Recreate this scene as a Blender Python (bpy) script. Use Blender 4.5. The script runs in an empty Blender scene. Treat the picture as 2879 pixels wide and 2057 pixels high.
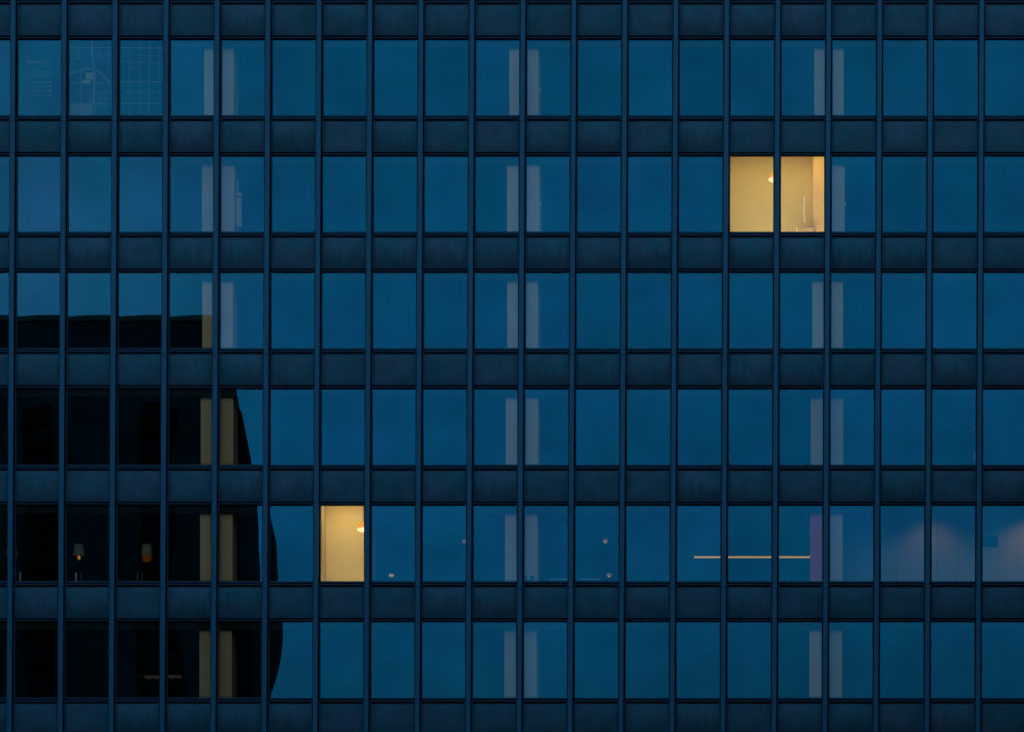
import bpy, bmesh, math, random
from mathutils import Vector, Matrix

random.seed(11)
scn = bpy.context.scene
COL = scn.collection

# ------------------------------------------------------------------ metric frame
S = 1.5 / 143.35              # metres per photograph pixel on the facade plane (bay 1.5 m)
ZC = 27.0                     # height of the picture centre
D = 120.0                     # camera to facade
CX, CZ = 13.0, 2.0            # camera foot
SHEAR = 0.0056                 # facade sheared sideways with height to follow the mullion slope in the image
def fx(px, py=1028.5): return (px - 1439.5) * S
def fz(py): return ZC + (1028.5 - py) * S
def shear(z): return SHEAR * (z - ZC)
def at(px, py, dep):
    """world point at depth dep behind the facade plane that is seen through facade point (px, py)"""
    X, Z = fx(px), fz(py)
    k = (D + dep) / D
    return Vector((CX + (X - CX) * k, dep, CZ + (Z - CZ) * k))

# ------------------------------------------------------------------ camera
cam = bpy.data.cameras.new('camera'); co = bpy.data.objects.new('camera', cam); COL.objects.link(co)
cam.sensor_width = 36.0
WID = 2879 * S
cam.lens = 36.0 * D / WID
co.location = (CX, -D, CZ); co.rotation_euler = (math.radians(90), 0, 0)
cam.shift_x = -CX / WID; cam.shift_y = (ZC - CZ) / WID
cam.clip_end = 6000
scn.camera = co

# ------------------------------------------------------------------ sky and light (dusk, sun gone down behind the office building)
SUN_EL, SUN_ROT = math.radians(4.0), math.radians(20)
w = bpy.data.worlds.new('World'); scn.world = w; w.use_nodes = True
nt = w.node_tree; nt.nodes.clear()
out = nt.nodes.new('ShaderNodeOutputWorld'); bg = nt.nodes.new('ShaderNodeBackground')
sky = nt.nodes.new('ShaderNodeTexSky'); sky.sky_type = 'NISHITA'; sky.sun_disc = False
sky.sun_elevation = SUN_EL; sky.sun_rotation = SUN_ROT
sky.altitude = 50; sky.air_density = 1.0; sky.dust_density = 5.0; sky.ozone_density = 3.3
tc = nt.nodes.new('ShaderNodeTexCoord'); mp = nt.nodes.new('ShaderNodeMapping'); mp.inputs['Scale'].default_value = (1.0, 1.0, 3.0)
ns = nt.nodes.new('ShaderNodeTexNoise'); ns.inputs['Scale'].default_value = 7.0; ns.inputs['Detail'].default_value = 4.0; ns.inputs['Roughness'].default_value = 0.55
mr = nt.nodes.new('ShaderNodeMapRange'); mr.inputs['From Min'].default_value = 0.3; mr.inputs['From Max'].default_value = 0.7
mr.inputs['To Min'].default_value = 0.86; mr.inputs['To Max'].default_value = 1.16
mx = nt.nodes.new('ShaderNodeMix'); mx.data_type = 'RGBA'; mx.blend_type = 'MULTIPLY'; mx.inputs['Factor'].default_value = 1.0
nt.links.new(tc.outputs['Generated'], mp.inputs['Vector']); nt.links.new(mp.outputs[0], ns.inputs['Vector'])
nt.links.new(ns.outputs['Fac'], mr.inputs['Value']); nt.links.new(sky.outputs[0], mx.inputs[6]); nt.links.new(mr.outputs[0], mx.inputs[7])
# a thin bank of cloud low in the sky behind the viewer's left
nrm = nt.nodes.new('ShaderNodeVectorMath'); nrm.operation = 'NORMALIZE'; nt.links.new(tc.outputs['Generated'], nrm.inputs[0])
dt = nt.nodes.new('ShaderNodeVectorMath'); dt.operation = 'DISTANCE'; nt.links.new(nrm.outputs[0], dt.inputs[0])
dt.inputs[1].default_value = Vector((-.240, -1.0, .235)).normalized()
cm = nt.nodes.new('ShaderNodeMapRange'); cm.interpolation_type = 'SMOOTHERSTEP'
cm.inputs['From Min'].default_value = .095; cm.inputs['From Max'].default_value = .0; cm.inputs['To Min'].default_value = 0; cm.inputs['To Max'].default_value = 1
nt.links.new(dt.outputs['Value'], cm.inputs['Value'])
cn = nt.nodes.new('ShaderNodeMath'); cn.operation = 'MULTIPLY'; nt.links.new(cm.outputs[0], cn.inputs[0]); nt.links.new(mr.outputs[0], cn.inputs[1])
cx = nt.nodes.new('ShaderNodeMix'); cx.data_type = 'RGBA'; cx.blend_type = 'MULTIPLY'; nt.links.new(cn.outputs[0], cx.inputs['Factor'])
cx.inputs[7].default_value = (4.0, 1.32, 1.22, 1); nt.links.new(mx.outputs[2], cx.inputs[6]); cx.clamp_factor = False
# the earth's shadow: the low sky opposite the sunset is a deeper blue all the way round
sz = nt.nodes.new('ShaderNodeSeparateXYZ'); nt.links.new(nrm.outputs[0], sz.inputs[0])
es = nt.nodes.new('ShaderNodeMapRange'); es.interpolation_type = 'SMOOTHSTEP'; es.inputs['From Min'].default_value = .30; es.inputs['From Max'].default_value = .10
nt.links.new(sz.outputs['Z'], es.inputs['Value'])
ex = nt.nodes.new('ShaderNodeMix'); ex.data_type = 'RGBA'; ex.blend_type = 'MULTIPLY'; nt.links.new(es.outputs[0], ex.inputs['Factor'])
ex.inputs[7].default_value = (.78, .92, 1.30, 1); nt.links.new(cx.outputs[2], ex.inputs[6])
nt.links.new(ex.outputs[2], bg.inputs['Color']); nt.links.new(bg.outputs[0], out.inputs['Surface'])
bg.inputs['Strength'].default_value = 0.15
sl = bpy.data.lights.new('sun', 'SUN'); sl.energy = 0.05; sl.angle = math.radians(12); sl.color = (1.0, 0.86, 0.72)
so = bpy.data.objects.new('sun', sl); COL.objects.link(so)
sd = Vector((math.sin(SUN_ROT) * math.cos(SUN_EL), math.cos(SUN_ROT) * math.cos(SUN_EL), math.sin(SUN_EL)))
so.rotation_euler = (-sd).to_track_quat('-Z', 'Y').to_euler(); so.location = (0, 60, 80)
scn.view_settings.view_transform = 'Standard'; scn.view_settings.look = 'None'
scn.view_settings.exposure = 2.0; scn.view_settings.gamma = 1.0; scn.view_settings.use_curve_mapping = False

# ------------------------------------------------------------------ materials
def nodes(name):
    m = bpy.data.materials.new(name); m.use_nodes = True
    return m, m.node_tree, m.node_tree.nodes['Principled BSDF']
def plain(name, c, rough=0.6, metal=0.0, spec=0.3, var=0.12, scale=6.0, bump=0.0):
    m, t, b = nodes(name)
    n = t.nodes.new('ShaderNodeTexNoise'); n.inputs['Scale'].default_value = scale; n.inputs['Detail'].default_value = 5
    g = t.nodes.new('ShaderNodeTexCoord'); t.links.new(g.outputs['Object'], n.inputs['Vector'])
    r = t.nodes.new('ShaderNodeMapRange'); r.inputs['To Min'].default_value = 1 - var; r.inputs['To Max'].default_value = 1 + var
    r.inputs['From Min'].default_value = .3; r.inputs['From Max'].default_value = .7
    x = t.nodes.new('ShaderNodeMix'); x.data_type = 'RGBA'; x.blend_type = 'MULTIPLY'; x.inputs['Factor'].default_value = 1
    x.inputs[6].default_value = (*c, 1); t.links.new(n.outputs['Fac'], r.inputs['Value']); t.links.new(r.outputs[0], x.inputs[7])
    t.links.new(x.outputs[2], b.inputs['Base Color'])
    b.inputs['Roughness'].default_value = rough; b.inputs['Metallic'].default_value = metal; b.inputs['Specular IOR Level'].default_value = spec
    if bump:
        u = t.nodes.new('ShaderNodeBump'); u.inputs['Strength'].default_value = bump; t.links.new(n.outputs['Fac'], u.inputs['Height']); t.links.new(u.outputs[0], b.inputs['Normal'])
    return m
def emit(name, c, s, falloff=None):
    m = bpy.data.materials.new(name); m.use_nodes = True; t = m.node_tree; t.nodes.clear()
    o = t.nodes.new('ShaderNodeOutputMaterial'); e = t.nodes.new('ShaderNodeEmission'); e.inputs['Color'].default_value = (*c, 1); e.inputs['Strength'].default_value = s
    t.links.new(e.outputs[0], o.inputs['Surface']); return m
def painted(name, c, rough, streak, var):
    """painted sheet metal: object-random tone, soft blotches, vertical rain streaks"""
    m, t, b = nodes(name)
    g = t.nodes.new('ShaderNodeNewGeometry'); oi = t.nodes.new('ShaderNodeObjectInfo')
    def noise(scale, sc3, det=4):
        mpn = t.nodes.new('ShaderNodeMapping'); mpn.inputs['Scale'].default_value = sc3
        n = t.nodes.new('ShaderNodeTexNoise'); n.inputs['Scale'].default_value = scale; n.inputs['Detail'].default_value = det
        t.links.new(g.outputs['Position'], mpn.inputs['Vector']); t.links.new(mpn.outputs[0], n.inputs['Vector']); return n.outputs['Fac']
    def rng(sock, a, bb, lo, hi):
        r = t.nodes.new('ShaderNodeMapRange'); r.inputs['From Min'].default_value = a; r.inputs['From Max'].default_value = bb
        r.inputs['To Min'].default_value = lo; r.inputs['To Max'].default_value = hi; t.links.new(sock, r.inputs['Value']); return r.outputs[0]
    def mul(p, q):
        x = t.nodes.new('ShaderNodeMath'); x.operation = 'MULTIPLY'; t.links.new(p, x.inputs[0]); t.links.new(q, x.inputs[1]); return x.outputs[0]
    blot = rng(noise(2.3, (1, 1, 1)), .3, .7, 1 - var, 1 + var)
    rnd = rng(oi.outputs['Random'], 0, 1, 1 - var * .7, 1 + var * .7)
    val = mul(blot, rnd)
    if streak:
        st = rng(noise(14, (1, .1, .07), 3), .52, .74, 1.0, 1 - streak)
        big = rng(noise(1.1, (1, 1, .6), 2), .45, .62, 0, 1)
        # streaks only where the big noise lets them
        mixs = t.nodes.new('ShaderNodeMix'); mixs.data_type = 'FLOAT'; t.links.new(big, mixs.inputs[0]); mixs.inputs[2].default_value = 1.0; t.links.new(st, mixs.inputs[3])
        val = mul(val, mixs.outputs[0])
    if streak > .2:
        # rain-washed dirt: heavier low on each sheet, broken into runs, different on every sheet
        oc = t.nodes.new('ShaderNodeTexCoord'); sep = t.nodes.new('ShaderNodeSeparateXYZ'); t.links.new(oc.outputs['Object'], sep.inputs[0])
        wob = t.nodes.new('ShaderNodeMath'); wob.operation = 'MULTIPLY_ADD'; t.links.new(noise(9, (1, .1, .12), 3), wob.inputs[0]); wob.inputs[1].default_value = .9; t.links.new(sep.outputs['Z'], wob.inputs[2])
        low = rng(wob.outputs[0], .62, .18, 0, 1)
        amt = rng(oi.outputs['Random'], .1, 1, 0.06, .50)
        dm = t.nodes.new('ShaderNodeMath'); dm.operation = 'MULTIPLY'; t.links.new(low, dm.inputs[0]); t.links.new(amt, dm.inputs[1])
        inv = t.nodes.new('ShaderNodeMath'); inv.operation = 'SUBTRACT'; inv.inputs[0].default_value = 1; t.links.new(dm.outputs[0], inv.inputs[1])
        val = mul(val, inv.outputs[0])
        hs = t.nodes.new('ShaderNodeMix'); hs.data_type = 'RGBA'
        t.links.new(rng(noise(.9, (1, 1, 1.3), 2), .35, .65, 0, 1), hs.inputs['Factor'])
        hs.inputs[6].default_value = (c[0] * .7, c[1] * 1.04, c[2] * .98, 1); hs.inputs[7].default_value = (c[0] * 1.6, c[1] * .97, c[2] * 1.04, 1)
    x = t.nodes.new('ShaderNodeMix'); x.data_type = 'RGBA'; x.blend_type = 'MULTIPLY'; x.inputs['Factor'].default_value = 1
    x.inputs[6].default_value = (*c, 1); t.links.new(val, x.inputs[7]); t.links.new(x.outputs[2], b.inputs['Base Color'])
    if streak > .2: t.links.new(hs.outputs[2], x.inputs[6])
    b.inputs['Roughness'].default_value = rough; b.inputs['Specular IOR Level'].default_value = .25
    return m
def glass(name, tr, rf):
    m = bpy.data.materials.new(name); m.use_nodes = True; t = m.node_tree; t.nodes.clear()
    o = t.nodes.new('ShaderNodeOutputMaterial'); a = t.nodes.new('ShaderNodeAddShader')
    tb = t.nodes.new('ShaderNodeBsdfTransparent'); tb.inputs['Color'].default_value = (*tr, 1)
    gb = t.nodes.new('ShaderNodeBsdfGlossy'); gb.inputs['Roughness'].default_value = 0.0
    # every pane has its own coating tone; a thin film of dirt and drip marks varies it within the pane
    oi = t.nodes.new('ShaderNodeObjectInfo'); g = t.nodes.new('ShaderNodeNewGeometry')
    def noise(scale, sc3, det):
        mpn = t.nodes.new('ShaderNodeMapping'); mpn.inputs['Scale'].default_value = sc3; t.links.new(g.outputs['Position'], mpn.inputs['Vector'])
        n = t.nodes.new('ShaderNodeTexNoise'); n.inputs['Scale'].default_value = scale; n.inputs['Detail'].default_value = det; t.links.new(mpn.outputs[0], n.inputs['Vector']); return n.outputs['Fac']
    def rng(sock, f0, f1, lo, hi):
        r = t.nodes.new('ShaderNodeMapRange'); r.inputs['From Min'].default_value = f0; r.inputs['From Max'].default_value = f1
        r.inputs['To Min'].default_value = lo; r.inputs['To Max'].default_value = hi; t.links.new(sock, r.inputs['Value']); return r.outputs[0]
    def mul(p_, q_):
        x = t.nodes.new('ShaderNodeMath'); x.operation = 'MULTIPLY'; t.links.new(p_, x.inputs[0]); t.links.new(q_, x.inputs[1]); return x.outputs[0]
    val = mul(mul(rng(oi.outputs['Random'], 0, 1, .90, 1.06), rng(noise(.8, (1, 1, .8), 3), .3, .7, .90, 1.10)), rng(noise(12, (1, 1, .06), 3), .35, .75, 1.012, .975))
    ad = t.nodes.new('ShaderNodeMath'); ad.operation = 'ADD'; t.links.new(noise(.55, (1, 1, .7), 2), ad.inputs[0])
    t.links.new(rng(oi.outputs['Random'], 0, 1, -.07, .07), ad.inputs[1])
    hue = t.nodes.new('ShaderNodeMix'); hue.data_type = 'RGBA'; t.links.new(rng(ad.outputs[0], .25, .75, .12, .88), hue.inputs['Factor'])
    hue.inputs[6].default_value = (rf[0] * .6, rf[1] * 1.04, rf[2] * .96, 1); hue.inputs[7].default_value = (rf[0] * 1.4, rf[1] * .89, rf[2] * 1.01, 1)
    x = t.nodes.new('ShaderNodeMix'); x.data_type = 'RGBA'; x.blend_type = 'MULTIPLY'; x.inputs['Factor'].default_value = 1; t.links.new(hue.outputs[2], x.inputs[6])
    t.links.new(val, x.inputs[7]); t.links.new(x.outputs[2], gb.inputs['Color'])
    t.links.new(tb.outputs[0], a.inputs[0]); t.links.new(gb.outputs[0], a.inputs[1]); t.links.new(a.outputs[0], o.inputs['Surface'])
    return m

M = {}
M['cap'] = painted('mullion_paint', (0.040, 0.170, 0.212), 0.5, 0.14, 0.06)
M['panel'] = painted('spandrel_paint', (0.052, 0.150, 0.160), 0.6, 0.21, 0.15)
M['frame'] = painted('frame_paint', (0.026, 0.085, 0.11), 0.5, 0, 0.05)
M['black'] = plain('matte_black', (0.004, 0.005, 0.006), 0.8, spec=0.1)
M['glass'] = glass('coated_glass', (0.95, 0.80, 0.58), (0.008, 0.099, 0.125))
M['clear'] = glass('clear_glass', (0.90, 0.88, 0.80), (0.002, 0.02, 0.03))
M['column'] = plain('column_plaster', (0.93, 0.54, 0.34), 0.8, var=.03, scale=2)
def tone_vary(m, lo, hi):
    t = m.node_tree; b = t.nodes['Principled BSDF']; src = b.inputs['Base Color'].links[0].from_socket
    oi = t.nodes.new('ShaderNodeObjectInfo'); r = t.nodes.new('ShaderNodeMapRange'); r.inputs['To Min'].default_value = lo; r.inputs['To Max'].default_value = hi
    x = t.nodes.new('ShaderNodeMix'); x.data_type = 'RGBA'; x.blend_type = 'MULTIPLY'; x.inputs['Factor'].default_value = 1
    t.links.new(oi.outputs['Random'], r.inputs['Value']); t.links.new(src, x.inputs[6]); t.links.new(r.outputs[0], x.inputs[7]); t.links.new(x.outputs[2], b.inputs['Base Color'])
tone_vary(M['column'], .74, 1.04)
M['dark'] = plain('dark_interior', (0.008, 0.008, 0.008), 0.9, spec=.1)
M['cream'] = plain('cream_wall', (0.70, 0.60, 0.37), 0.85, var=.03, scale=3)
M['wallpanel'] = plain('grey_wall_panel', (0.34, 0.31, 0.29), 0.8, var=.04)
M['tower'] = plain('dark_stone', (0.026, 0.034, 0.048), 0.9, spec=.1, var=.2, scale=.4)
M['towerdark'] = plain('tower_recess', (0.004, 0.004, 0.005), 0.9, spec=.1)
M['ground'] = plain('asphalt', (0.045, 0.045, 0.047), 0.9, var=.2, scale=.5)
M['white'] = plain('white_laminate', (0.78, 0.76, 0.70), 0.5)
M['film'] = plain('grey_film', (0.19, 0.17, 0.16), 0.8)
M['filmpale'] = plain('pale_film', (0.36, 0.31, 0.28), 0.8)
M['purple'] = plain('purple_surface', (0.98, 0.0, 0.14), 0.7, var=.03)
M['column_half'] = plain('peach_plaster', (.96, .72, .44), .8, var=.02)
M['sidedim'] = plain('cream_side_dimmed', (.46, .38, .22), .85, var=.02)  # cream darkened in colour to offset the lamp light on the side walls
M['coping'] = plain('coping_stone', (.10, .09, .09), .8)
M['brown'] = plain('skirting_wood', (0.55, 0.28, 0.14), 0.6)
M['shade'] = plain('concrete_shade', (0.42, 0.32, 0.27), 0.8)
M['rail'] = plain('rail_metal', (0.07, 0.07, 0.07), 0.5)
M['blindbox'] = plain('blind_box_paint', (0.006, 0.006, 0.006), 0.7)

# ------------------------------------------------------------------ mesh helpers
BOXF = [(0, 3, 2, 1), (4, 5, 6, 7), (0, 1, 5, 4), (1, 2, 6, 5), (2, 3, 7, 6), (3, 0, 4, 7)]
class MB:
    def __init__(s): s.v = []; s.f = []; s.smooth = False
    def box(s, x0, x1, y0, y1, z0, z1):
        n = len(s.v)
        s.v += [(x0, y0, z0), (x1, y0, z0), (x1, y1, z0), (x0, y1, z0), (x0, y0, z1), (x1, y0, z1), (x1, y1, z1), (x0, y1, z1)]
        s.f += [tuple(n + i for i in q) for q in BOXF]; return s
    def lathe(s, prof, seg=24, cap0=False, cap1=False, axis=(0, 0)):
        n = len(s.v)
        for r, z in prof:
            for k in range(seg):
                a = 2 * math.pi * k / seg; s.v.append((axis[0] + r * math.cos(a), axis[1] + r * math.sin(a), z))
        for i in range(len(prof) - 1):
            for k in range(seg):
                s.f.append((n + i * seg + k, n + i * seg + (k + 1) % seg, n + (i + 1) * seg + (k + 1) % seg, n + (i + 1) * seg + k))
        if cap0: s.f.append(tuple(n + k for k in range(seg))[::-1])
        if cap1: s.f.append(tuple(n + (len(prof) - 1) * seg + k for k in range(seg)))
        return s
    def strip(s, pts, wd, y, th=.003):
        """flat ribbon in the x-z plane following pts"""
        for (xa, za), (xb, zb) in zip(pts[:-1], pts[1:]):
            d = Vector((xb - xa, zb - za)); L = d.length
            if L < 1e-6: continue
            d /= L; nx, nz = -d.y * wd / 2, d.x * wd / 2; ex, ez = d.x * wd * .3, d.y * wd * .3
            n = len(s.v)
            q = [(xa - ex + nx, za - ez + nz), (xa - ex - nx, za - ez - nz), (xb + ex - nx, zb + ez - nz), (xb + ex + nx, zb + ez + nz)]
            s.v += [(a, y, b) for a, b in q] + [(a, y + th, b) for a, b in q]
            s.f += [tuple(n + i for i in r) for r in BOXF]
        return s
    def mesh(s, name, mat):
        me = bpy.data.meshes.new(name); me.from_pydata(s.v, [], s.f); me.materials.append(mat)
        bm = bmesh.new(); bm.from_mesh(me); bmesh.ops.recalc_face_normals(bm, faces=bm.faces); bm.to_mesh(me); bm.free()
        if s.smooth:
            for p in me.polygons: p.use_smooth = True
        return me
def link(name, me, parent=None, loc=(0, 0, 0)):
    o = bpy.data.objects.new(name, me); COL.objects.link(o); o.location = loc
    if parent: o.parent = parent
    return o
def tag(o, label, cat, group=None):
    o['label'] = label; o['category'] = cat
    if group: o['group'] = group
    return o
def empty(name, loc, label, cat, group=None):
    return tag(link(name, None, None, loc), label, cat, group)

# ------------------------------------------------------------------ ground
gm = MB().box(-1500, 1500, -1500, 1500, -1, 0)
g = link('ground', gm.mesh('ground', M['ground'])); g['kind'] = 'structure'

# ------------------------------------------------------------------ the office building
B = empty('office_building', (0, 0, 0), 'dark blue glass office block with a grid of mullions, spandrel panels and three lit windows', 'building')
C0, C1 = -2, 23            # window columns built
R0, R1 = 0, 7              # window rows built, 1..6 fully in view
PX0, PITCH, ST = 31.15, 143.35, 327.5
def mull_x(i): return fx(PX0 + PITCH * i)
def gap_bottom(r): return 329.9 + ST * (r - 1)         # y of the joint below window r
WH, SH = 227.5 * S, 100.0 * S                           # heights of the two unit kinds
ZOFF = 0.036
px = S
HB = 1.5 / 2

# mullions: proud caps in two-storey lengths, stem behind coloured black to give the mullion sides their shade
segs = []
ytop = gap_bottom(R0) - 240
joints = [340.9 + 2 * ST * k for k in range(-1, 4)]
ys = [ytop] + [j for j in joints if j > ytop + 20 and j < gap_bottom(R1)] + [gap_bottom(R1) + 110]
mh = .068
for i in range(C0 - 1, C1 + 1):
    for ya, yb in zip(ys[:-1], ys[1:]):
        za, zb = fz(yb) + .006, fz(ya) - .006
        zc = (za + zb) / 2
        x0 = mull_x(i)
        def prism(mb, xa, xb, y0, y1, bev=0.0):
            n = len(mb.v)
            for z in (za, zb):
                dx = x0 + shear(z)
                prof = [(xa + bev, y0), (xb - bev, y0), (xb, y0 + bev), (xb, y1), (xa, y1), (xa, y0 + bev)]
                mb.v += [(dx + p, q, z - zc) for p, q in prof]
            k = 6
            mb.f += [tuple(n + j for j in range(k))[::-1], tuple(n + k + j for j in range(k))]
            mb.f += [(n + j, n + (j + 1) % k, n + k + (j + 1) % k, n + k + j) for j in range(k)]
        cp = MB(); prism(cp, -mh, mh, 0, .055, .006)
        o = link('mullion', cp.mesh('mullion', M['cap']), B, (0, random.uniform(-.001, .001), zc))
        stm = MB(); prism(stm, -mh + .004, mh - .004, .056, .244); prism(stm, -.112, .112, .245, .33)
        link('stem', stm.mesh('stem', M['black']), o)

# shared unit meshes
uw = HB - .113                                # half width of a unit between the mullions
def ring(x, z0, z1, b_l, b_t, b_b, y0, y1):
    m = MB()
    m.box(-x, -x + b_l, y0, y1, z0, z1); m.box(x - b_l, x, y0, y1, z0, z1)
    m.box(-x + b_l, x - b_l, y0, y1, z1 - b_t, z1); m.box(-x + b_l, x - b_l, y0, y1, z0, z0 + b_b)
    return m
wz0, wz1 = -WH / 2 + 1.8 * px, WH / 2 - 1.8 * px
fxo = HB - .093                               # frame outside half width (black joint between it and mullion)
pxo = HB - .115                               # pane half width
win_frame = ring(fxo, wz0, wz1, .022, 2.9 * px, 4.2 * px, .145, .24).mesh('window_frame', M['frame'])
win_strip = MB().box(-pxo, pxo, .155, .235, wz1 - 2.9 * px - 3.9 * px, wz1 - 2.9 * px).mesh('head_strip', M['black'])  # near-black strip under the window head
sz0, sz1 = -SH / 2 + 1.8 * px, SH / 2 - 1.8 * px
sp_frame = ring(fxo, sz0, sz1, .030, 3.3 * px, .8 * px, .105, .22).mesh('spandrel_frame', M['frame'])
sp_strip = MB().box(-fxo + .03, fxo - .03, .115, .19, sz1 - 7.8 * px, sz1 - 3.3 * px).mesh('head_strip', M['black'])  # near-black strip under the spandrel head
def pillow():
    m = MB(); nx, nz = 12, 8; a, z0, z1 = fxo - .03, sz0 + .8 * px, sz1 - 7.8 * px
    for j in range(nz + 1):
        for i in range(nx + 1):
            u, v = i / nx, j / nz
            e = min(u, 1 - u) * 2 * a; f = min(v, 1 - v) * (z1 - z0)
            d = min(e, f)
            m.v.append((-a + 2 * a * u, .148 - .03 * (1 - math.exp(-d / .06)), z0 + (z1 - z0) * v))
    for j in range(nz):
        for i in range(nx):
            n = j * (nx + 1) + i; m.f.append((n, n + 1, n + nx + 2, n + nx + 1))
    n = len(m.v)
    m.smooth = True
    return m
pan_me = pillow().mesh('spandrel_panel', M['panel'])
back_me = MB().box(-uw, uw, .241, .33, -SH / 2 - .028, SH / 2 + .028).mesh('backing', M['black'])
rail_me = MB().box(-pxo + .03, pxo - .03, .286, .292, wz1 - 27.2 * px, wz1 - 26.2 * px)
rail_me = rail_me.mesh('blind_rail', M['rail'])
box_me = MB().box(-pxo + .004, pxo - .004, .246, .285, wz1 - 26 * px, wz1 - 3 * px).mesh('blind_box', M['blindbox'])

# outline targets for the mirrored tower edge: slope coefficients of single panes
twist = {(4, 5): (.0006, .0015, 0), (5, 5): (.0018, .0003, 0), (5, 6): (-.0017, .0010, .0006), (6, 6): (-.0027, -.0013, .0008),
         (6, 5): (-.001, 0, 0)}
def pane_mesh(r, c):
    rd = random.Random(r * 131 + c * 17 + 5)
    m = MB(); nx, nz = 10, 14; z0, z1 = wz0 + 4.2 * px - .006, wz1 - 6.8 * px + .006; zm = (z0 + z1) / 2
    a1, b1 = rd.gauss(0, .0005), rd.gauss(0, .0003)
    c2, e2, f2 = rd.gauss(.0006, .0005), rd.gauss(.0003, .0003), rd.gauss(0, .0005)
    s0 = s1 = s2 = 0
    if (r, c) in twist:
        s0, s1, s2 = twist[(r, c)]; a1 = f2 = 0; c2 = .0001
    if r == 3 and c <= 5: b1, e2, c2 = -.00005, .0001, .0003; f2 = -.00028; a1 = 0
    for j in range(nz + 1):
        v = z0 + (z1 - z0) * j / nz
        vv = v - zm
        for i in range(nx + 1):
            u = (-pxo + 2 * pxo * i / nx) * 1.009
            y = a1 * u + b1 * vv + c2 * u * u + e2 * vv * vv + f2 * u * vv + u * (s0 + s1 * vv + s2 * vv * vv)
            if (r, c) in ((5, 5), (5, 6)): y += .00010 * u * math.sin(5.2 * vv + r + 2 * c)
            if r >= 4 and c <= 4: y += .00035 * math.sin(3.1 * vv + c) * u
            if r == 3 and c <= 5: y += -.0004 * u * u * vv * -1.0
            m.v.append((u, .2 + y, v))
    for j in range(nz):
        for i in range(nx):
            n = j * (nx + 1) + i; m.f.append((n, n + 1, n + nx + 2, n + nx + 1))
    m.smooth = True
    LIT = (r, c) in ((2, 15), (2, 16), (5, 7))
    return m.mesh('pane', M['clear' if LIT else 'glass'])

for r in range(R0, R1 + 1):
    for c in range(C0, C1 + 1):
        xm = (mull_x(c - 1) + mull_x(c)) / 2
        zw = fz(gap_bottom(r)) + WH / 2 + ZOFF
        wo = link('window', win_frame, B, (xm + shear(zw), 0, zw))
        link('pane', pane_mesh(r, c), wo); link('head_strip', win_strip, wo)
        if (r, c) not in ((2, 15), (2, 16), (5, 7), (1, 1), (1, 2), (1, 3)):
            link('blind_box', box_me, wo)
            if random.random() < .35: link('blind_rail', rail_me, wo)
            if random.random() < .4:
                L = random.choice((1.0, 1.25, .9, 1.3))
                cd = MB().box(pxo - .05, pxo - .044, .262, .268, wz1 - .25 - L, wz1 - .25).mesh('blind_cord', M['rail'])
                link('blind_cord', cd, wo)
        zs = fz(gap_bottom(r) + 50) + ZOFF
        sp = link('spandrel_panel', pan_me, B, (xm + shear(zs), random.uniform(0, .006), zs))
        link('frame', sp_frame, sp); link('head_strip', sp_strip, sp); link('backing', back_me, sp)

# storeys: slabs, core wall, end walls
XL, XR = mull_x(C0 - 1) - .3, mull_x(C1) + .3
RD = 9.0
for r in range(R0, R1 + 2):
    zt = fz(gap_bottom(r - 1) + 100) + ZOFF            # head of window r (joint)
    link('floor_slab', MB().box(XL, XR, .335, RD, zt + .40, zt + SH - .22).mesh('floor_slab', M['dark']), B)
z_bot, z_top = fz(gap_bottom(R1) + 110), fz(gap_bottom(R0) - 240)
link('core_wall', MB().box(XL, XR, RD + .004, RD + .3, z_bot, z_top + .8).mesh('core_wall', M['dark']), B)
for a, b in ((XL - .5, XL - .004), (XR + .004, XR + .5)):
    link('end_wall', MB().box(a, b, .0, RD + 5, 0, z_top + .8).mesh('end_wall', M['panel']), B)
link('lower_storeys', MB().box(XL, XR, .06, RD + 5, 0, z_bot - .25).mesh('lower_storeys', M['panel']), B)
link('upper_storeys', MB().box(XL, XR, .06, RD + 5, z_top + .01 + .2, z_top + 14).mesh('upper_storeys', M['panel']), B)

def floor_z(r): return fz(gap_bottom(r)) + ZOFF - .22 - .0
def ceil_z(r): return fz(gap_bottom(r) - 227.5) + ZOFF + .40

# interior columns behind every sixth mullion
CD0 = .36
colw = {1: .86, 3: .90}
columns = {}
for i in (-2, 4, 10, 16, 22):
    for r in range(R0, R1 + 1):
        wdt = colw.get(r, .955)
        z0, z1 = floor_z(r), ceil_z(r)
        xc = mull_x(i) + shear((z0 + z1) / 2)
        lit = (i, r) == (16, 2)
        o = link('column', MB().box(0.0 if lit else -wdt / 2, wdt / 2, CD0, CD0 + .8, 0, z1 - z0).mesh('column', M['column']), B, (xc, 0, z0))
        if lit: link('column_half', MB().box(-wdt / 2, -.03, 1.25, 1.7, .03, z1 - z0 - .04).mesh('column_half', M['column_half']), o)  # left half of the column, set back so the room light reaches it
        columns[(i, r)] = o
        link('skirting', MB().box(.002 if lit else -wdt / 2 - .002, wdt / 2 + .002, CD0 - .012, CD0 - .001, .2, .36).mesh('skirting', M['brown']), o)
# thin purple sheet over the left half of one column
co_ = columns[(16, 5)]
pw = MB().box(-.955 / 2 - .002, 0.0, CD0 - .012, CD0 - .001, .37, ceil_z(5) - floor_z(5) - .01)
link('purple_sheet', pw.mesh('purple_sheet', M['purple']), co_)
for key in ((10, 1), (10, 2), (16, 2)):
    wd_ = colw.get(key[1], .955) / 2
    zt_ = at(1500, {1: 252, 2: 573}[key[1]], CD0).z - floor_z(key[1])
    link('thermostat', MB().box(wd_ + .001, wd_ + .045, CD0 + .02, CD0 + .05, zt_ - .035, zt_ + .035).mesh('thermostat', M['white']), columns[key])

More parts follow.
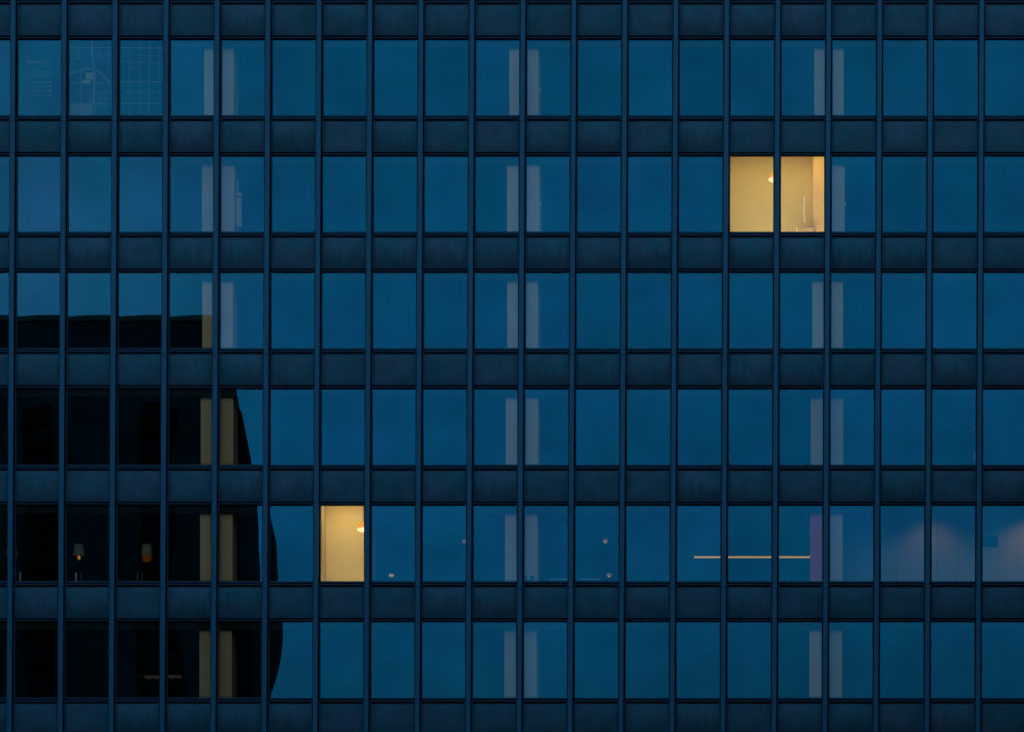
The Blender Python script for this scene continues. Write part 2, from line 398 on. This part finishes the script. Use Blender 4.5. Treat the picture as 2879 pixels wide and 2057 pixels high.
# ------------------------------------------------------------------ the lit rooms
def lit_room(r, i0, i1, back):
    z0, z1 = floor_z(r), ceil_z(r)
    xa, xb = mull_x(i0) + shear(z0), mull_x(i1) + shear(z0)
    link('partition_wall', MB().box(xa, xb, back, back + .1, z0 + .01, z1 - .01).mesh('partition_wall', M['cream']), B)
    for x, s in ((xa, -1), (xb, 1)):
        d0 = .34
        link('partition_wall', MB().box(x - .03, x + .03, d0, back - .002, z0 + .01, z1 - .01).mesh('partition_wall', M['cream' if i1 - i0 > 1 else 'sidedim']), B)
    link('ceiling_board', MB().box(xa + .032, xb - .032, .345, back - .002, z1 - .03, z1 - .005).mesh('ceiling_board', M['cream']), B)
    link('floor_board', MB().box(xa + .032, xb - .032, .345, back - .002, z0 + .005, z0 + .03).mesh('floor_board', M['cream']), B)
    return xa, xb, z0, z1
ROOM = {}
ROOM['a'] = lit_room(2, 14, 16, 1.75)
ROOM['b'] = lit_room(5, 6, 7, 1.75)
M['roomfill'] = emit('room_fill_glow', (1.0, .78, .30), 3.4)
M['roomfillb'] = emit('room_fill_glow_b', (1.0, .78, .32), 4.6)
def ceiling_fill(room, label, y0, y1):  # unseen panel added to light the room walls evenly
    xa, xb, z0, z1 = ROOM[room]
    t = empty('ceiling_fill', ((xa + xb) / 2, 0, z1 - .03), label, 'lamp', 'added ceiling fill light of the lit rooms')
    h = (xb - xa) / 2 - .2
    link('housing', MB().box(-h, h, y0, y1, -.05, -.001).mesh('housing', M['white']), t)
    link('diffuser', MB().box(-h + .02, h - .02, y0 + .02, y1 - .02, -.06, -.051).mesh('diffuser', M['roomfill' if room == 'a' else 'roomfillb']), t)
M['floor_fill'] = emit('floor_fill_glow', (1.0, .77, .28), 3.5)
def floor_fill(room, label):  # unseen floor glow added to brighten the lower walls
    xa, xb, z0, z1 = ROOM[room]
    t = empty('floor_fill_light', ((xa + xb) / 2, .62, z0 + .031), label, 'lamp', 'added floor fill light of the lit rooms')
    h = (xb - xa) / 2 - .25
    link('trough', MB().box(-h, h, -.12, .12, 0, .05).mesh('trough', M['white']), t)
    link('diffuser', MB().box(-h + .01, h - .01, -.11, .11, .051, .06).mesh('diffuser', M['floor_fill']), t)
floor_fill('a', 'added unseen warm fill light on the floor below the pair of lit windows')
floor_fill('b', 'added unseen warm fill light on the floor below the single lit window')
ceiling_fill('a', 'added unseen warm fill panel above the pair of lit windows on the second row', .36, .66)
ceiling_fill('b', 'added unseen warm fill panel above the single lit window of the fifth row', .42, .9)

M['dome_out'] = emit('dome_glow_outer', (1.0, .33, .03), 0.28)
M['dome_in'] = emit('dome_glow_inner', (1.0, .78, .38), 0.3125)
M['bulbhot'] = emit('bulb_hot', (1.0, .80, .45), 0.5)
M['cord'] = plain('lamp_cord', (.05, .04, .03), .7)
def dome_lamp(pxc, py_rim, r, label):
    p = at(pxc, py_rim, .62)
    t = empty('pendant_lamp', p, label, 'pendant lamp', 'dome pendants in the lit windows')
    t.rotation_euler = (math.radians(-14), 0, 0)
    R = .195
    prof = [(R * math.cos(a), .235 * math.sin(a)) for a in [math.pi / 2 * k / 9 for k in range(9)]] + [(.02, .235)]
    o = MB().lathe(prof, 32); o.smooth = True; link('shade', o.mesh('shade', M['dome_out']), t)
    prof2 = [(.96 * a, .94 * b - .001) for a, b in prof]
    o = MB().lathe(prof2, 32); o.smooth = True; link('shade_lining', o.mesh('shade_lining', M['dome_in']), t)
    bl = MB().lathe([(.005, .0), (.045, .02), (.055, .06), (.03, .12), (.005, .13)], 16); bl.smooth = True
    link('bulb', bl.mesh('bulb', M['bulbhot']), t)
    h = ceil_z(r) - .05 - p.z
    cd = link('cable', MB().lathe([(.006, .23), (.006, h + .02)], 8).mesh('cable', M['cord']), t); cd.rotation_euler = (math.radians(14), 0, 0)
dome_lamp(2178.5, 506, 2, 'orange dome pendant in the left one of the paired lit windows')
dome_lamp(1021, 1489, 5, 'orange dome pendant in the single lit window of the fifth row')

# things in the paired lit room
p = at(2261, 624, 1.1); q = at(2261, 548, 1.1)
M['rodglow'] = emit('rod_glow', (1, .78, .42), .17)  # glow added to a plain rod so it stands out from the wall
t = empty('upright_rod', (p.x, 1.1, p.z), 'slim pale upright rod with an added glow in the right one of the paired lit windows', 'lamp')
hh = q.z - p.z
link('tube', MB().lathe([(.016, .03), (.016, hh)], 10, True, True).mesh('tube', M['rodglow']), t)
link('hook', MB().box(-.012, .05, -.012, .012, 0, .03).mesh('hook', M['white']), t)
p = at(2268, 646, 1.2)
cb = empty('low_cabinet', (p.x, 1.2, floor_z(2) + .03), 'low cabinet at the bottom of the right paired lit window', 'cabinet')
hz = p.z - floor_z(2) - .03
link('carcass', MB().box(-.24, .22, -.2, .2, 0, hz - .025).mesh('carcass', M['shade']), cb)
link('top', MB().box(-.26, .24, -.22, .22, hz - .024, hz).mesh('top', M['shade']), cb)
link('side_post', MB().box(-.30, -.275, -.2, -.17, 0, hz + .02).mesh('side_post', M['white']), cb)

# ------------------------------------------------------------------ panelled room, fifth row right
rm_y = 2.0
z0, z1 = floor_z(5), ceil_z(5)
def wallx(pxx): return at(pxx, 1530, rm_y).x
link('room_wall', MB().box(mull_x(16), XR - .31, rm_y + .03, rm_y + .13, z0 + .01, z1 - .01).mesh('room_wall', M['dark']), B)
vx = [2350 + 56.9 * k for k in range(14)]
hy = [1380, 1439, 1505, 1537, 1601, 1668, 1735]
for k in range(len(vx) - 1):
    for j in range(len(hy) - 1):
        xa, xb = wallx(vx[k]) + .005, wallx(vx[k + 1]) - .005
        za, zb = at(2600, hy[j + 1], rm_y).z + .003, at(2600, hy[j], rm_y).z - .003
        zb = min(zb, z1 - .02); za = max(za, z0 + .02)
        if zb - za < .03 or xb > XR - .35: continue
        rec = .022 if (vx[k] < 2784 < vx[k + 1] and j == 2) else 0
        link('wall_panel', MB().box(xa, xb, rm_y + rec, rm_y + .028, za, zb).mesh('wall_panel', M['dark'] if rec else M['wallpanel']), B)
link('partition_wall', MB().box(mull_x(16) - .04, mull_x(16) + .04, CD0 + .802, rm_y + .028, z0 + .01, z1 - .01).mesh('partition_wall', M['dark']), B)
M['spotglow'] = emit('spot_glow', (1, .7, .4), 0.375)
for pxx, lab, en in ((2618, 'ceiling spot washing the panelled wall near its middle in the fifth row', 5.5), (2893, 'ceiling spot washing the panelled wall at its right end in the fifth row', 10),
                     (2560, None, 0)):
    if not lab: continue
    x = wallx(pxx)
    t = empty('ceiling_spot', (x, rm_y - .9, z1 - .001), lab, 'lamp', 'wall washing spots')
    link('can', MB().lathe([(.05, -.14), (.05, -.002)], 16, False, True).mesh('can', M['black']), t)
    link('bulb', MB().lathe([(.04, -.12), (.04, -.11)], 16, True, True).mesh('bulb', M['spotglow']), t)
    ld = bpy.data.lights.new('spot_light', 'SPOT'); ld.energy = en; ld.color = (1, .74, .28); ld.spot_size = math.radians(112); ld.spot_blend = 1.0; ld.shadow_soft_size = .15
    lo = bpy.data.objects.new('spot_light', ld); COL.objects.link(lo); lo.parent = t; lo.location = (0, 0, -.15); lo.rotation_euler = (math.radians(9), 0, 0)

# ------------------------------------------------------------------ drum pendants in the dark windows, fifth row left
M['amber'] = emit('amber_bulb', (1, .42, .08), 0.1375)
M['amberlow'] = emit('amber_glass', (1, .36, .06), 0.012)
M['amberbright'] = emit('amber_bright', (1, .5, .1), 0.085)
def drum(pxc, lab, full):
    p = at(pxc, 1561, 1.1)
    t = empty('drum_pendant', p, lab, 'pendant lamp', 'drum pendants in the dark windows')
    o = MB().lathe([(.165, 0), (.155, .15), (.135, .30), (.12, .325), (.02, .33)], 28); o.smooth = True
    link('shade', o.mesh('shade', M['shade']), t)
    cg = MB()
    for k in range(12):
        a = 2 * math.pi * k / 12; x, y = .15 * math.cos(a), .15 * math.sin(a)
        cg.box(x - .004, x + .004, y - .004, y + .004, -.13, 0)
    cg.lathe([(.155, -.13), (.15, -.14), (.145, -.13)], 24); cg.lathe([(.155, -.06), (.15, -.066), (.145, -.06)], 24)
    link('cage', cg.mesh('cage', M['black']), t)
    if full:
        b = MB().lathe([(.01, -.19), (.10, -.16), (.135, -.10), (.135, -.02), (.1, .0)], 20); b.smooth = True
        link('bulb_glass', b.mesh('bulb_glass', M['amber' if full == 2 else 'amberlow']), t)
    b = MB().lathe([(.005, -.13), (.035, -.11), (.05, -.07), (.04, -.03), (.02, 0)], 16); b.smooth = True
    link('bulb', b.mesh('bulb', M['amberbright']), t)
    h = ceil_z(5) - p.z
    link('cable', MB().lathe([(.006, .325), (.006, h)], 8).mesh('cable', M['cord']), t)
drum(34, 'drum pendant with amber glass half hidden by the far left mullion', 1)
drum(222, 'grey drum pendant with one small amber bulb in an open wire cage', 0)
drum(413, 'grey drum pendant with a broad amber glow, nearest the pale column', 1)

# slim rods standing on the sill in the dark windows
M['rodpale'] = plain('rod_pale', (.85, .80, .68), .5); M['roddim'] = plain('rod_dim', (.12, .12, .12), .6)
for k, (pxc, pt, mat, lab) in enumerate(((57, 1608, 'rodpale', 'bright slim rod at the sill below the far left drum pendant'), (213.5, 1609, 'rodpale', 'bright slim rod at the sill below the middle drum pendant'),
                      (228, 1609, 'roddim', 'dim slim rod just right of the bright one below the middle pendant'), (386, 1610, 'roddim', 'dim slim rod left of the right hand drum pendant'), (400, 1610, 'roddim', 'dim slim rod below the left edge of the right hand drum pendant'))):
    a, b = at(pxc, 1648, .34), at(pxc, pt, .34)
    t = empty('sill_rod', (a.x, .34, a.z), lab, 'rod', 'slim rods along the sill')
    link('rod', MB().lathe([(.019, .012), (.019, b.z - a.z)], 10, True, True).mesh('rod', M[mat]), t)
    link('foot', MB().box(-.04, .04, -.03, .03, 0, .011).mesh('foot', M['roddim']), t)

# ------------------------------------------------------------------ long strip pendant, disc lamps, tables
M['strip'] = emit('strip_glow', (1.0, .60, .0), 0.115)
dep = 2.6
a, b = at(1952, 1565, dep), at(2300, 1565, dep)
t = empty('linear_pendant', ((a.x + b.x) / 2, dep, a.z), 'long thin yellow strip lamp running behind three windows of the fifth row', 'lamp')
hl = (b.x - a.x) / 2
link('tube', MB().box(-hl, hl, -.03, .03, -.022, .018).mesh('tube', M['strip']), t)
link('housing', MB().box(-hl, hl, -.035, .035, .019, .034).mesh('housing', M['cord']), t)
for s in (-1, 1): link('cable', MB().lathe([(.004, .034), (.004, ceil_z(5) - a.z)], 6, axis=(s * (hl - .4), 0)).mesh('cable', M['cord']), t)
M['disc'] = emit('disc_glow', (1.0, .70, .22), 0.06)
M['discdim'] = emit('disc_glow_dim', (1.0, .7, .45), 0.025)
M['disccore'] = emit('disc_core', (1.0, .66, .25), 0.1625)
for pxc, pyc, m_, core, lab in ((1100, 1616, 'disc', False, 'pale oval ceiling lamp low in the window right of the single lit one'), (1702, 1519, 'discdim', True, 'upper of two small warm oval lamps in the fifth row middle'),
                                (1712, 1615, 'discdim', True, 'lower of two small warm oval lamps in the fifth row middle'), (1307, 1521, 'discdim', False, 'faint oval lamp cut off by a mullion left of the fifth row column')):
    p = at(pxc, pyc, 3.2)
    t = empty('disc_lamp', p, lab, 'lamp', 'small oval lamps in the fifth row')
    o = MB().lathe([(.005, -.055), (.045, -.05), (.075, -.02), (.082, 0), (.07, .025), (.04, .04), (.005, .045)], 20); o.smooth = True
    link('globe', o.mesh('globe', M[m_]), t)
    if core:
        o = MB().lathe([(.005, -.062), (.03, -.06), (.036, -.053)], 14); link('bulb', o.mesh('bulb', M['disccore']), t)
    link('cable', MB().lathe([(.004, .045), (.004, ceil_z(5) - p.z)], 6).mesh('cable', M['cord']), t)
for xa, xb, lab, lg in ((1544, 1604, 'white table edge just right of the fifth row middle column', 1555), (1630, 1686, 'white table edge below the two small oval lamps', 1675)):
    a, b = at(xa, 1627, 1.0), at(xb, 1627, 1.0)
    t = empty('table', ((a.x + b.x) / 2, 1.0, floor_z(5)), lab, 'table', 'white tables behind the sill')
    hl = (b.x - a.x) / 2; hz = a.z - floor_z(5)
    link('tabletop', MB().box(-hl, hl, -.02, .62, hz - .012, hz + .012).mesh('tabletop', M['white']), t)
    for sx in (-hl + .06, hl - .09):
        for sy in (.03, .55): link('leg', MB().box(sx, sx + .03, sy, sy + .03, 0, hz - .013).mesh('leg', M['rail']), t)
# small dark organiser in front of the column
a = at(1476, 1640, .32)
t = empty('desk_organiser', (at(1488, 1640, .31).x, .31, fz(gap_bottom(5)) + ZOFF - .0), 'small dark two-tower organiser on the sill before the fifth row middle column', 'organiser')
M['orgdark'] = plain('organiser_plastic', (.02, .025, .03), .6)
hz = at(1476, 1617, .31).z - t.location.z
xs = [at(v, 1630, .31).x - t.location.x for v in (1474.5, 1482, 1491, 1501.5)]
link('tower', MB().box(xs[0], xs[1], -.02, .02, 0, hz).mesh('tower', M['orgdark']), t)
link('tower', MB().box(xs[2], xs[3], -.02, .02, 0, hz - .01).mesh('tower', M['orgdark']), t)
link('tray', MB().box(xs[1] + .001, xs[2] - .001, -.02, .02, 0, hz * .5).mesh('tray', M['orgdark']), t)

# dim louvred strip light, sixth row
M['louvre'] = emit('louvre_glow', (1, .72, .42), 0.0088)
dep = 1.4
a, b = at(404, 1902, dep), at(510, 1902, dep)
t = empty('louvred_lamp', ((a.x + b.x) / 2, dep, a.z), 'dim brownish louvred strip lamp across a mullion in the sixth row', 'lamp')
t.rotation_euler = (0, math.radians(-1.2), 0)
hl = (b.x - a.x) / 2
link('diffuser', MB().box(-hl, hl, -.0, .42, .03, .04).mesh('diffuser', M['louvre']), t)
for k in range(6):
    x = -hl + 2 * hl * k / 5
    link('louvre', MB().box(x - .012, x + .012, .001, .419, -.01, .028).mesh('louvre', M['cord']), t)
for y in (-.012, .421): link('side_rail', MB().box(-hl, hl, y, y + .011, -.012, .05).mesh('side_rail', M['shade']), t)
for s in (-1, 1): link('cable', MB().lathe([(.004, .05), (.004, ceil_z(6) - a.z)], 6, axis=(s * hl * .8, .2)).mesh('cable', M['cord']), t)

# pale flip chart beside the second row left column
M['chart'] = plain('chart_board', (.55, .38, .30), .7)
p0, p1 = at(664, 668, .45), at(679, 668, .45)
t = empty('flip_chart', ((p0.x + p1.x) / 2, .45, floor_z(2)), 'pale narrow flip chart with rounded top beside the second row left column', 'flip chart')
zt = at(670, 541, .45).z - floor_z(2); hw = (p1.x - p0.x) / 2
fb = MB(); n = 8
pts = [(-hw, .5), (hw, .5), (hw, zt - .03)] + [(hw - .03 + .03 * math.cos(k * math.pi / 16), zt - .03 + .03 * math.sin(k * math.pi / 16)) for k in range(1, 9)] + [(-hw * .3, zt), (-hw, zt - .02)]
k = len(pts); fb.v = [(x, -.02, z) for x, z in pts] + [(x, .02, z) for x, z in pts]
fb.f = [tuple(range(k))[::-1], tuple(range(k, 2 * k))] + [(j, (j + 1) % k, k + (j + 1) % k, k + j) for j in range(k)]
link('board', fb.mesh('board', M['chart']), t)
link('post', MB().box(-hw * .9, -hw * .35, .03, .06, 0, zt + .35).mesh('post', M['shade']), t)
link('paper_roll', MB().box(-hw * .6, hw * .9, -.035, -.021, zt - .14, zt - .11).mesh('paper_roll', M['orgdark']), t)

# small bright scraps on the fourth row sill
M['yellow'] = plain('yellow_card', (.85, .62, .10), .6)
p = at(2655, 1309, .33)
t = empty('folded_card', p, 'small yellow folded card on the fourth row sill at right', 'card')
fc = MB(); fc.v = [(-.05, -.02, 0), (.045, -.02, 0), (-.03, 0, .055), (.0, 0, .05), (-.05, .02, 0), (.045, .02, 0)]
fc.f = [(0, 1, 3, 2), (4, 2, 3, 5), (0, 2, 4), (1, 5, 3), (0, 4, 5, 1)]
link('card', fc.mesh('card', M['yellow']), t); link('tray', MB().box(-.2, -.06, -.02, .02, -.02, 0).mesh('tray', M['shade']), t)
p = at(2741, 1284, .5)
sh = MB().lathe([(.02, -.1), (.035, -.05), (.04, .02), (.02, .12), (.008, .16)], 14, True, True); sh.smooth = True
tag(link('vase', sh.mesh('vase', M['shade']), None, p), 'slim pale vase beside the mullion at the right of the fourth row', 'vase')

# ------------------------------------------------------------------ film graphics on the first row windows
FY = .236
def film(name, label, cat, mat=None):
    return empty(name, (0, FY, 0), label, cat, 'film graphics on first row windows')
def P(u, v):      # crop coordinates to facade coordinates (seen position at the film's depth)
    q = at(40 + u / 5.166, 110 + v / 5.166, FY); return (q.x, q.z)
def strips(parent, name, lines, mat):
    for pts, wd in lines:
        link(name, MB().strip([P(*q) for q in pts], wd / 5.166 * S, 0).mesh(name, mat), parent)
mp1 = film('map_film', 'map film with a river and broad avenue on the third window of the first row', 'window film')
L2 = [([(800, 123), (905, 123), (940, 115), (970, 90)], 9), ([(940, 124), (1415, 128)], 9), ([(905, 125), (900, 300)], 8), ([(945, 125), (938, 300)], 8), ([(820, 300), (935, 296)], 7),
      ([(1130, 15), (1128, 250), (1145, 330), (1165, 420), (1160, 700), (1150, 1115)], 32), ([(1180, 234), (1400, 234)], 9), ([(1240, 70), (1240, 290), (1380, 330)], 8),
      ([(1370, 30), (1372, 330)], 8), ([(962, 490), (962, 930)], 10), ([(962, 775), (1390, 778)], 8), ([(820, 640), (960, 640)], 12), ([(1090, 644), (1390, 644)], 10),
      ([(800, 935), (1415, 938)], 10), ([(1100, 790), (1100, 930)], 8), ([(1230, 790), (1230, 930)], 8), ([(1230, 860), (1400, 860)], 7), ([(1322, 780), (1320, 1115)], 9)]
strips(mp1, 'street_line', L2, M['film'])
strips(mp1, 'river', [([(805, 500), (900, 480), (1000, 448), (1120, 432), (1200, 450), (1290, 520), (1350, 600), (1385, 625)], 36)], M['film'])
strips(mp1, 'block', [([(1068, 535), (1130, 535)], 92), ([(1000, 620), (1088, 620)], 54)], M['filmpale'])
strips(mp1, 'park', [([(800, 1035), (1135, 1035)], 165)], M['film'])
mp2 = film('map_film', 'map film with a street grid on the fourth window of the first row', 'window film')
L3 = [([(1545, 128), (2140, 136)], 10), ([(1545, 232), (2150, 246)], 6), ([(1560, 334), (2110, 350)], 8), ([(1680, 424), (1820, 424)], 8), ([(1545, 622), (2150, 622)], 14),
      ([(1545, 776), (2110, 776)], 7), ([(1545, 858), (1670, 858)], 7), ([(1955, 860), (2110, 860)], 7), ([(1545, 938), (2145, 938)], 11),
      ([(1684, 40), (1680, 380), (1672, 1115)], 8), ([(1822, 40), (1822, 1115)], 8), ([(1968, 20), (1966, 340), (1960, 560), (1957, 1115)], 18), ([(2108, 140), (2106, 840)], 8)]
strips(mp2, 'street_line', L3, M['film'])
leg = film('legend_film', 'legend film with emblem, text lines and bullets on a first row window', 'window film')
strips(leg, 'emblem', [([(428, 315), (424, 365), (440, 400), (475, 402), (490, 380)], 9), ([(455, 320), (452, 350), (470, 362), (488, 345), (488, 315)], 8), ([(518, 312), (520, 405)], 11)], M['film'])
strips(leg, 'text_line', [([(205, 480), (545, 480)], 8), ([(230, 512), (545, 512)], 8), ([(205, 546), (500, 546)], 8), ([(285, 630), (470, 630)], 10), ([(300, 692), (470, 692)], 10), ([(195, 752), (475, 752)], 10), ([(250, 816), (470, 816)], 10)], M['film'])
strips(leg, 'letter', [([(205 + 19 * k, 336), (205 + 19 * k + (4 if k % 3 else 9), 336)], 44 if k in (0, 7) else 28) for k in range(9)], M['film'])
strips(leg, 'bullet', [([(512, y), (524, y)], 26) for y in (632, 690, 755, 820)], M['filmpale'])

# lettering along the bottom of a fifth row window
lt = empty('window_lettering', (0, FY, 0), 'faint pale lettering along the sill of the window left of the single lit one', 'lettering')
def word(txt, xa, xb, yb, h):
    cu = bpy.data.curves.new('letters', 'FONT'); cu.body = txt; cu.size = 1
    ob = bpy.data.objects.new('letters', cu); COL.objects.link(ob)
    bpy.context.view_layer.update()
    me = bpy.data.meshes.new_from_object(ob.evaluated_get(bpy.context.evaluated_depsgraph_get()))
    xs = [v.co.x for v in me.vertices]; ysv = [v.co.y for v in me.vertices]
    pa, pb = at(xa, yb, FY), at(xb, yb, FY); hgt = h * S
    for v in me.vertices:
        u = (v.co.x - min(xs)) / (max(xs) - min(xs)); q_ = (v.co.y - min(ysv)) / (max(ysv) - min(ysv))
        v.co = (pa.x + (pb.x - pa.x) * u, 0, pa.z + hgt * q_)
    me.materials.clear(); me.materials.append(M['film'])
    bpy.data.objects.remove(ob); link('letters', me, lt)
word('PAPE', 848, 878, 1637, 8)
def blocks(xs_, y0, h):
    for k, xx in enumerate(xs_):
        pa = at(xx, y0, FY); pb = at(xx + 3.4, y0, FY)
        link('letter', MB().strip([(pa.x, pa.z + h * S * .5), (pb.x, pa.z + h * S * .5)], h * S * (.9 if k % 2 else .6), 0).mesh('letter', M['film']), lt)
blocks([762, 768, 774, 781, 786], 1637, 6); blocks([800, 806, 812, 818, 824, 830], 1637, 7)

# ------------------------------------------------------------------ the tower across the street, seen only as a reflection
TY = -150.0
KK = (D + 150.0) / D
def tx(pxx): return CX + (fx(pxx) - CX) * KK
def tz(py): return CZ + (fz(py) - CZ) * KK
T = empty('opposite_tower', (tx(606) - 20, TY, 0), 'dark stepped tower mirrored in the lower left windows', 'building')
ox = T.location.x
def wedge(pe, dy, z0, z1, out=0.0):
    """block whose side wall runs back along a skewed street line"""
    xr = tx(pe) + out; dep = 34.0
    kb = (D + 150.0 + dep) / D
    xb = CX + (fx(pe) - CX) * kb - 1.5  # back corner shifted along the mirrored line of sight, hidden behind the front edge
    xl = tx(-700)
    m = MB(); q = [(xl, dy), (xr, dy), (xb, -dep), (xl, -dep)]
    m.v = [(x - ox, y, z) for z in (z0, z1) for x, y in q]
    m.f = list(BOXF); return m
for name, pe, ya, yb, dy in (('upper_block', 606, 900, 1040, .0), ('middle_block', 690, 1040, 1370, .15), ('lower_block', 752, 1370, None, .3)):
    z0 = tz(yb) if yb else 0
    link(name, wedge(pe, dy, z0, tz(ya) - .01).mesh(name, M['tower']), T)
    if name == 'upper_block':
        link('parapet', wedge(pe, dy + .25, tz(ya), tz(ya) + .35, .15).mesh('parapet', M['coping']), T)
M['louvremid'] = plain('tower_louvre', (.013, .017, .024), .9, spec=.1)
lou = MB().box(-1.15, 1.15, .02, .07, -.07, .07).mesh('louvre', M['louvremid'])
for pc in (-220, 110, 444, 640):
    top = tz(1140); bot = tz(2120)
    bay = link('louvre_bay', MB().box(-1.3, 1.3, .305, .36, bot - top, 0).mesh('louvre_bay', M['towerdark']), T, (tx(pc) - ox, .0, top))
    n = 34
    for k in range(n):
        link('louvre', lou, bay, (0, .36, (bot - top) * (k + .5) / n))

# ------------------------------------------------------------------ unseen blocks added to shade the lower storeys (they stand outside the picture)
M['blockglass'] = plain('block_glass', (.02, .025, .03), .3)
def shading_block(name, x0, x1, y0, y1, h, label):
    t = empty(name, ((x0 + x1) / 2, (y0 + y1) / 2, 0), label, 'building')
    hx, hy = (x1 - x0) / 2, (y1 - y0) / 2
    link('wall', MB().box(-hx, hx, -hy, hy, 0, h).mesh('wall', M['tower']), t)
    link('parapet', MB().box(-hx - .2, hx + .2, -hy - .2, hy + .2, h + .002, h + .5).mesh('parapet', M['shade']), t)
    n = int(h / 3.4)
    for k in range(n):
        link('window_band', MB().box(-hx - .03, hx + .03, -hy - .03, hy + .03, 1.2 + 3.4 * k, 3.0 + 3.4 * k).mesh('window_band', M['blockglass']), t)
shading_block('side_shading_block', 20, 60, -110, -8, 33, 'unseen dark block added on the right to shade the lower storeys')
shading_block('side_shading_block', -90, -40, -85, -8, 33, 'unseen dark block added on the left to shade the lower storeys')
shading_block('long_shading_block', -30, 60, -185, -152, 31, 'unseen long low block added opposite to shade the lower storeys')
